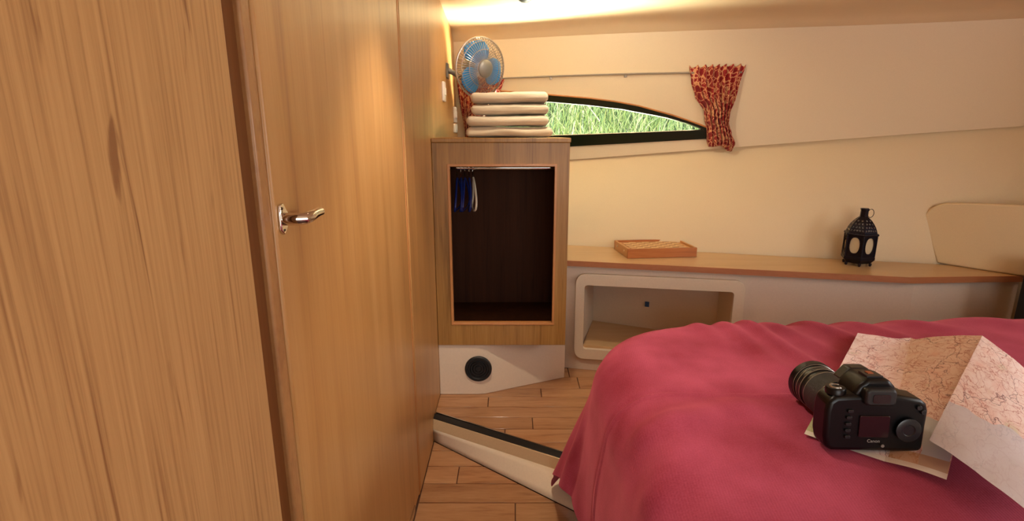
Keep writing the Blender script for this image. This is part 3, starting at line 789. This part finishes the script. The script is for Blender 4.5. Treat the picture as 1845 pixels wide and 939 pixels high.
# ------------------------------------------------------------------ games box
gb = thing('games_box', 'flat wooden chess box with checkered lid on the shelf', 'box', (.398, 1.768, .4722), (0, 0, R(6)))
w_, d_, h_ = .248, .160, .033
for (x0, x1, y0, y1, m) in ((0, w_, 0, .008, M_boxwood), (0, w_, d_ - .008, d_, M_boxwood), (0, .008, .008, d_ - .008, M_boxside), (w_ - .008, w_, .008, d_ - .008, M_boxside)):
    b = MB(); b.box(x0, x1, y0, y1, 0, h_); o = b.build('side', m, bevel=.0008); o.parent = gb
b = MB(); b.box(.008, w_ - .008, .008, d_ - .008, 0, .0265); bo = b.build('board', M_boxside); bo.parent = gb
b = MB(); b.box(.022, w_ - .022, .018, d_ - .018, .0265, .0275); o = b.build('playing_field', M_sqdark); o.parent = bo
sqm = None
sw, sd_ = (w_ - .044) / 8, (d_ - .036) / 8
for i in range(8):
    for j in range(8):
        if sqm is None:
            q = MB(); q.box(0, sw, 0, sd_, 0, .0008); so = q.build('light_square', M_sqlight, smooth=False); sqm = so
        elif (i + j) % 2 == 0: so = sqm.copy(); C.objects.link(so)
        else: continue
        so.parent = bo; so.location = (.022 + i * sw, .018 + j * sd_, .0275)
for yy in (.04, .12):
    q = MB(); q.lathe([(.004, 0), (.004, .0012), (.0025, .0018), (0, .0018)], 12, frame_at((0, yy, .019), (0, 1, 0), (0, 0, 1), (-1, 0, 0)))
    o = q.build('hinge_pin', M_brass); o.parent = gb

# ------------------------------------------------------------------ lantern
ln_ = thing('lantern', 'dark pierced metal lantern with cream oval panes standing on the shelf', 'lantern', (1.137, 1.690, .4722), (0, 0, R(8)))
def hexp(r, z, off=0): return [(r * math.cos(R(60 * i + off)), r * math.sin(R(60 * i + off)), z) for i in range(6)]
def hexloft(rows, name, m, parent=ln_, **k):
    b = MB(); n = len(rows); vs = []
    for r, z in rows: vs += hexp(r, z)
    fs = [(i * 6 + q, i * 6 + (q + 1) % 6, (i + 1) * 6 + (q + 1) % 6, (i + 1) * 6 + q) for i in range(n - 1) for q in range(6)]
    fs += [tuple(range(5, -1, -1)), tuple((n - 1) * 6 + q for q in range(6))]
    b.add(vs, fs); o = b.build(name, m, ang=20, **k); o.parent = parent; return o
HS = .19 / .185
rb = .047
hexloft([(.038, .008), (.050, .022), (.050, .030), (.047, .032)], 'base', M_iron, bevel=.0008)
hexloft([(.050, .100), (.052, .103), (.050, .107), (.046, .108)], 'collar', M_iron)
for i in range(6):
    a0, a1 = R(60 * i), R(60 * i + 60)
    p0 = Vector((rb * math.cos(a0), rb * math.sin(a0), .032)); p1 = Vector((rb * math.cos(a1), rb * math.sin(a1), .032))
    xa = (p1 - p0); wl_ = xa.length; xa.normalize(); out = xa.cross(Vector((0, 0, 1)))
    M_ = frame_at(p0, xa, (0, 0, 1), out)
    cx_, cz_ = wl_ / 2, .036
    ov = [(cx_ + .0155 * math.copysign(abs(math.cos(t)) ** .8, math.cos(t)), cz_ + .027 * math.copysign(abs(math.sin(t)) ** .9, math.sin(t))) for t in [2 * PI * k / 20 for k in range(20)]]
    b = MB(); b.holed([(0, 0), (wl_, 0), (wl_, .070), (0, .070)], ov, (-.0015, .0), M_); pn_ = b.build('side_panel', M_iron, smooth=False); pn_.parent = ln_
    b = MB(); b.tube([(x, y, .0005) for x, y in ov], .0012, 6, True, M_); o = b.build('oval_rim', M_iron); o.parent = pn_
    b = MB(); b.prism(ov, (-.0035, -.0022), M_); o = b.build('pane', M_frost, smooth=False, label='cream oval pane'); o.parent = pn_
    b = MB(); b.tube([tuple(p0), tuple(p0 + Vector((0, 0, .070)))], .0022, 8); o = b.build('corner_post', M_iron); o.parent = ln_
    b = MB(); b.lathe([(.003, 0), (.0045, .005), (.004, .010)], 10, Matrix.Translation((.039 * math.cos(a0), .039 * math.sin(a0), 0))); o = b.build('foot', M_iron); o.parent = ln_
    # pierced roof: rows of little bosses and bright holes on each face
    b = MB(); q = MB()
    for r_, (rr_, zz_) in enumerate(((.0430, .1165), (.0385, .1265), (.0325, .1365), (.0255, .146))):
        m0 = Vector((rr_ * math.cos(a0), rr_ * math.sin(a0), zz_)); m1 = Vector((rr_ * math.cos(a1), rr_ * math.sin(a1), zz_))
        cnt = 5 - r_
        for k in range(cnt):
            p = m0.lerp(m1, (k + .5) / cnt); nn = Vector((p.x, p.y, .022)).normalized()
            t1 = nn.orthogonal().normalized(); M3 = frame_at(p, t1, nn.cross(t1), nn)
            b.tube([(.0022 * math.cos(t), .0022 * math.sin(t), .0002) for t in [2 * PI * z_ / 8 for z_ in range(8)]], .0007, 4, True, M3)
    o = b.build('filigree', M_lightplas if False else M_silver, label='pierced filigree pattern on the roof face'); o.parent = ln_; o['kind'] = 'stuff'
roof = hexloft([(.046, .108), (.0435, .116), (.0395, .126), (.0335, .136), (.026, .146), (.0175, .154), (.0125, .158)], 'roof', M_iron)
hexloft([(.0125, .157), (.0120, .164), (.0115, .178), (.0135, .181), (.0125, .185)], 'neck', M_iron)
b = MB(); b.tube([(.0125 + .011 + .013 * math.cos(t) * .85, 0, .172 + .0135 * math.sin(t) - .004) for t in [2 * PI * k / 24 for k in range(24)]], .0010, 6, True); o = b.build('ring_handle', M_iron); o.parent = ln_
for zz in (.043, .083):
    b = MB(); b.box(-.0515, -.0455, -.003, .003, zz, zz + .008); o = b.build('hinge', M_iron, bevel=.001); o.parent = ln_

# ------------------------------------------------------------------ bed
BL, BF, BR, BRAD, BZ = .150, 1.130, 1.62, .24, .49
bed = thing('bed', 'bed with mattress under the crimson bedspread', 'bed', (.9, .4, .0))
b = MB(); b.prism(rrect(BL + .13, BR, -.6, BF - .13, .12), (.0, .24)); P(b, 'bed_base', M_jamb, bed)
b = MB(); b.prism(rrect(BL + .035, BR - .01, -.62, BF - .035, .20), (.24, BZ - .035)); P(b, 'mattress', M_pad, bed, bevel=.05, seg=4)
ra = .09
def sdf(x, y):
    """signed distance and outward normal of the rounded mattress outline (far-left corner rounded)"""
    cx_, cy_ = BL + BRAD, BF - BRAD
    if x < cx_ and y > cy_:
        dx, dy_ = x - cx_, y - cy_; q = math.hypot(dx, dy_) or 1e-6; return q - BRAD, dx / q, dy_ / q
    dl, df = BL - x, y - BF
    return (dl, -1, 0) if dl > df else (df, 0, 1)
def seg_d(px, py, ax, ay, bx, by):
    t = max(0, min(1, ((px - ax) * (bx - ax) + (py - ay) * (by - ay)) / ((bx - ax) ** 2 + (by - ay) ** 2)))
    return math.hypot(px - ax - t * (bx - ax), py - ay - t * (by - ay)), t
FOLDS = [(.455, 1.10, .470, .86, .007, .020), (.50, 1.11, .535, .86, .009, .018), (.545, 1.10, .60, .92, .006, .022), (.62, 1.12, .69, .95, .008, .020), (.70, 1.13, .78, .98, .006, .022),
         (.80, 1.13, .90, 1.0, .006, .025), (.92, 1.15, 1.05, 1.02, .006, .03), (.40, 1.08, .41, .96, .005, .02),
         (.19, .66, .34, .715, .008, .028), (.17, .55, .24, .665, .007, .03), (.34, .715, .46, .72, .003, .03)]
def top_z(x, y): return BZ + .022 * smooth(.55, 1.25, x) * smooth(.6, 1.1, y)
def bed_h(x, y):
    z = 0
    for ax, ay, bx, by, am, wd in FOLDS:
        d, t = seg_d(x, y, ax, ay, bx, by); z += 1.7 * am * math.exp(-(d / wd) ** 2) * (1 - .6 * t)
    return z
def cloth(px, py):
    d, nx_, ny_ = sdf(px, py); di = d + ra
    z = top_z(px, py); hz = bed_h(px, py) + .0025 * noise.noise((px * 6, py * 6, 1)) + .0008 * noise.noise((px * 22, py * 22, 4))
    sm = .0035 * math.exp(-((py - .752 - .004 * math.sin(px * 9)) / .004) ** 2) * (1 - smooth(.42, .5, px)) - .002 * math.exp(-((py - .763) / .006) ** 2) * (1 - smooth(.42, .5, px))
    hz += sm
    if di <= 0: return (px, py, z + hz)
    bx, by = px - nx_ * di, py - ny_ * di
    arc = ra * PI / 2 * .94
    an = math.atan2(ny_, nx_); cor = math.exp(-((an - R(138)) / R(26 if an < R(138) else 41)) ** 2)
    if nx_ == -1: cor *= math.exp(-((BF - BRAD - py) / .13) ** 2)
    if di < arc:
        t = di / ra; o_, zz = ra * math.sin(t), -ra * (1 - math.cos(t)); up = math.cos(t)
        o_ += hz * math.sin(t)
        return (bx + nx_ * o_, by + ny_ * o_, z + zz + hz * up)
    dr = di - arc; t = arc / ra
    fl = .10 * dr + cor * (.20 * dr + .25 * dr * dr)
    wave = (.012 - .009 * cor) * smooth(0, .2, dr) * math.sin(an * 9 + (px + py) * 14 * (1 - cor))
    o_ = ra * math.sin(t) + fl + wave + hz
    zz = -ra * (1 - math.cos(t)) - dr * .97
    return (bx + nx_ * o_, by + ny_ * o_, max(.012, z + zz))
NX, NY = 260, 420
CX_0, CX_1, CY_0, CY_1 = BL + ra - .345, BR, -.55, BF - ra + .315
b = MB(); uvs = []
for i in range(NX + 1):
    u = i / NX; x = CX_0 + (CX_1 - CX_0) * (u ** 1.35)
    for j in range(NY + 1):
        v = j / NY; y = CY_1 - (CY_1 - CY_0) * (v ** 1.25); b.v.append(cloth(x, y)); uvs.append((x, y))
for i in range(NX):
    for j in range(NY): b.f.append((i * (NY + 1) + j, (i + 1) * (NY + 1) + j, (i + 1) * (NY + 1) + j + 1, i * (NY + 1) + j + 1))
bs = b.build('bedspread', M_red, ang=180, solid=.003); set_uv(bs, uvs)
tag(bs, 'crimson corduroy bedspread draped over the bed to near the floor', 'bedspread')

# ------------------------------------------------------------------ map
mp = MB(); muv = []
A, B, Cc = (.680, .975, .509), (.781, .969, .4965), (.796, .838, .558)
D, G, F_ = (.396, .640, .4945), (.462, .578, .4945), (.5, .531, .503)
E2 = (.514, .580, .524); Cr, Er = (.765, .640, .515), (.49, .405, .540)
def leaf(p00, p10, p11, p01, u0, u1, v0, v1, nx_, ny_, bow=0, lo=0):
    """p00->p10 is the foot edge, p01->p11 the head edge"""
    def fn(u, v):
        a = Vector(p00).lerp(Vector(p10), u); c = Vector(p01).lerp(Vector(p11), u); p = a.lerp(c, v)
        p.z += bow * 4 * u * (1 - u) * (.4 + .6 * v) + .0015 * noise.noise((p.x * 30, p.y * 30, 2))
        p.z = max(p.z, cloth(p.x, p.y)[2] + .0035)
        muv.append((u0 + (u1 - u0) * u, v0 + (v1 - v0) * v)); return tuple(p)
    o = len(mp.v); mp.grid(fn, nx_, ny_)
mo_root = thing('map', 'unfolded pink road map lying creased on the bedspread under the camera', 'map', (.60, .75, .49))
leaf(D, G, B, A, 0, .112, 0, .40, 10, 30)
l1 = P(mp, 'left_leaf', M_map, mo_root, ang=180); set_uv(l1, muv)
mp = MB(); muv = []
leaf(G, F_, Cc, B, .112, .224, 0, .40, 12, 30, bow=.004)
l2 = P(mp, 'middle_leaf', M_map, mo_root, ang=180); set_uv(l2, muv)
mp = MB(); muv = []
leaf(E2, Er, Cr, Cc, .225, .40, .0, .30, 14, 24, bow=.006)
l3 = P(mp, 'right_leaf', M_map, mo_root, ang=180, label='raised right leaf with the grey sea margin'); set_uv(l3, muv)

# ------------------------------------------------------------------ camera on the map
cp_ = thing('slr_camera', 'black single-lens reflex camera lying on the map on the bed', 'camera', (.455, .590, .4990), (R(-4), R(-.7), R(-3)))
cp_.scale = (.95, .95, .95)
def K(bm, name, m, parent=None, **k):
    o = bm.build(name, m, **k); o.parent = parent or cp_; return o
XYf = frame_at((0, 0, 0), (1, 0, 0), (0, 0, 1), (0, -1, 0))    # local xy -> xz, extrude towards the viewer (-y)
bw = .066
body = [(-.060, .004), (-.052, 0), (.060, 0), (.0655, .004), (.066, .040), (.067, .058), (.064, .068), (.056, .074), (.028, .079), (-.030, .079), (-.052, .077), (-.061, .070), (-.0635, .055), (-.063, .020)]
b = MB(); b.prism(body, (-.038, -.002), XYf); K(b, 'body', M_blackgloss, bevel=.006, seg=4)
b = MB(); b.prism([(.032, .002), (.064, .004), (.066, .060), (.058, .070), (.036, .070)], (-.060, -.034), XYf); K(b, 'grip', M_blackgloss, bevel=.008, seg=3)
b = MB(); pr = [(-.030, .074), (.030, .074), (.024, .090), (.016, .099), (-.012, .099), (-.022, .090)]
b.prism(pr, (-.050, -.006), XYf); K(b, 'prism_hump', M_blackgloss, bevel=.005, seg=3)
b = MB(); b.prism(rrect(-.0195, .0195, .0675, .0905, .006), (-.012, .006), XYf); ey = K(b, 'eyepiece', M_black, bevel=.003)
b = MB(); b.prism(rrect(-.011, .011, .072, .084, .003), (.005, .0068), XYf); o = b.build('viewfinder_window', M_screen); o.parent = ey
b = MB(); b.box(-.009, .012, .014, .034, .098, .1015); hs = K(b, 'hot_shoe', M_lens, bevel=.0006)
b = MB(); b.box(-.003, .004, .022, .030, .1015, .1025); o = b.build('contact', M_orange); o.parent = hs
b = MB(); b.prism([(-.026, .083), (-.012, .100), (.012, .100), (.022, .088)], (-.066, -.046), XYf); K(b, 'flash_cover', M_lens, bevel=.003)
b = MB(); b.prism(rrect(-.021, .017, .022, .052, .002), (-.003, .0008), XYf); lc = K(b, 'screen', M_screen, bevel=.0006, label='dark reddish rear screen')
for i, (bx, bz) in enumerate(((-.034, .058), (-.035, .049), (-.0355, .040), (-.0355, .031), (-.035, .022))):
    b = MB(); b.prism(rrect(bx - .0035, bx + .0035, bz - .0022, bz + .0022, .0015, 3), (-.002, .0015), XYf); K(b, 'button', M_lens, bevel=.0005)
for bx, bz in ((.052, .064), (.058, .058)):
    b = MB(); b.prism(rrect(bx - .003, bx + .003, bz - .003, bz + .003, .002, 3), (-.002, .0015), XYf); K(b, 'button', M_lens, bevel=.0005)
b = MB(); b.lathe([(.016, 0), (.016, .0015), (.014, .0022), (.008, .0022), (.007, .001), (0, .001)], 24, frame_at((.040, -.0022, .034), (1, 0, 0), (0, 0, 1), (0, -1, 0))); K(b, 'control_pad', M_lens)
b = MB(); b.lathe([(.0125, .076), (.0125, .083), (.0115, .0845), (.0, .0845)], 28, Matrix.Translation((-.0455, .018, 0))); dl = K(b, 'dial', M_blackgloss)
b = MB(); b.tube([(.0065 * math.cos(t), .0065 * math.sin(t), .0850) for t in [R(30 + i * 14) for i in range(20)]], .0016, 6, False, Matrix.Translation((-.0455, .018, 0))); o = b.build('dial_mark', M_silver); o.parent = dl
b = MB(); b.lathe([(.0022, 0), (.0022, .0012), (0, .0012)], 10, frame_at((.010, -.0015, .011), (1, 0, 0), (0, 0, 1), (0, -1, 0))); K(b, 'indicator', M_silver)
LM = frame_at((-.010, .036, .038), (1, 0, 0), (0, 0, -1), (0, 1, 0)) @ Matrix.Diagonal((1, 1, 1.08, 1))
b = MB(); b.lathe([(.033, 0), (.034, .004), (.032, .012), (.0315, .030)], 40, LM); lo_ = K(b, 'lens_mount', M_lens)
b = MB(); b.lathe([(.0320, .030), (.0335, .031), (.0335, .062), (.0320, .063)], 40, LM); K(b, 'zoom_ring', M_lensring)
b = MB(); b.lathe([(.0318, .063), (.0318, .074), (.0330, .075), (.0330, .083), (.0320, .084), (.0325, .092)], 40, LM); K(b, 'focus_ring', M_lens)
b = MB(); b.lathe([(.0328, .092), (.0350, .093), (.0352, .104), (.0335, .106), (.030, .106), (.027, .099), (0, .097)], 40, LM); K(b, 'front_rim', M_blackgloss)
b = MB()
for z_ in (.0305, .0625, .0745, .0835, .0925): b.tube([(.0334 * math.cos(2 * PI * i / 40), .0334 * math.sin(2 * PI * i / 40), z_) for i in range(40)], .0006, 5, True, LM)
K(b, 'barrel_line', M_silver)
fc_ = bpy.data.curves.new('lettering', 'FONT'); fc_.body = 'Canon'; fc_.size = .0062; fc_.align_x = 'CENTER'; fc_.extrude = .0001
fo = bpy.data.objects.new('lettering', fc_); C.objects.link(fo)
bpy.context.view_layer.update()
me = bpy.data.meshes.new_from_object(fo.evaluated_get(bpy.context.evaluated_depsgraph_get())); bpy.data.objects.remove(fo)
me.materials.append(M_text); fo = bpy.data.objects.new('lettering', me); C.objects.link(fo); fo.parent = cp_
fo.matrix_local = frame_at((-.002, -.0017, .0155), (1, 0, 0), (0, 0, 1), (0, -1, 0))

# ------------------------------------------------------------------ ceiling lamps
def lamp(x, y, z, r, energy, label, spot=0, tilt=0):
    t = thing('ceiling_lamp', label, 'lamp', (x, y, z))
    b = MB(); b.lathe([(r * .6, .045), (r, .040), (r, -.012), (r * .8, -.014), (r * .75, -.004), (0, -.004)], 28); o = b.build('housing', mat('lamp_housing', '3E4038', .5)); o.parent = t
    b = MB(); b.lathe([(r * .72, -.006), (r * .5, -.016), (0, -.019)], 24)
    m = mat('lamp_bulb', 'FFE8C0', .4); pb = m.node_tree.nodes['Principled BSDF']; pb.inputs['Emission Color'].default_value = (1, .8, .5, 1); pb.inputs['Emission Strength'].default_value = 8
    o = b.build('bulb', m); o.parent = t
    if spot: l = light('lamp_glow', 'SPOT', (0, 0, -.035), energy, WARM, (R(tilt), 0, 0), shadow_soft_size=.03, spot_size=R(spot), spot_blend=.6)
    else: l = light('lamp_glow', 'POINT', (0, 0, -.035), energy, WARM, shadow_soft_size=.02)
    l.parent = t
    return t
lamp(.16, 1.50, 1.285, .028, 8, 'ceiling spotlight in front of the oak cabinet, above the view', 150, 58)
lamp(-.02, .95, 1.345, .03, 21, 'round ceiling downlight over the aisle and step', 84)
lamp(.62, -.25, 1.345, .04, 2.0, 'added fill lamp over the bed, unseen behind the viewer')  # extra lamp out of view, added as general fill
t = MB(); t.lathe([(0, -.020), (.012, -.019), (.020, -.014), (.023, -.006), (.023, .012)], 28, Matrix.Translation((.0405, 1.812, 1.315)))
tag(t.build('ceiling_fitting', M_black, origin=(.0405, 1.812, 1.315)), 'small dark round ceiling fitting at the top edge of the view', 'fitting')
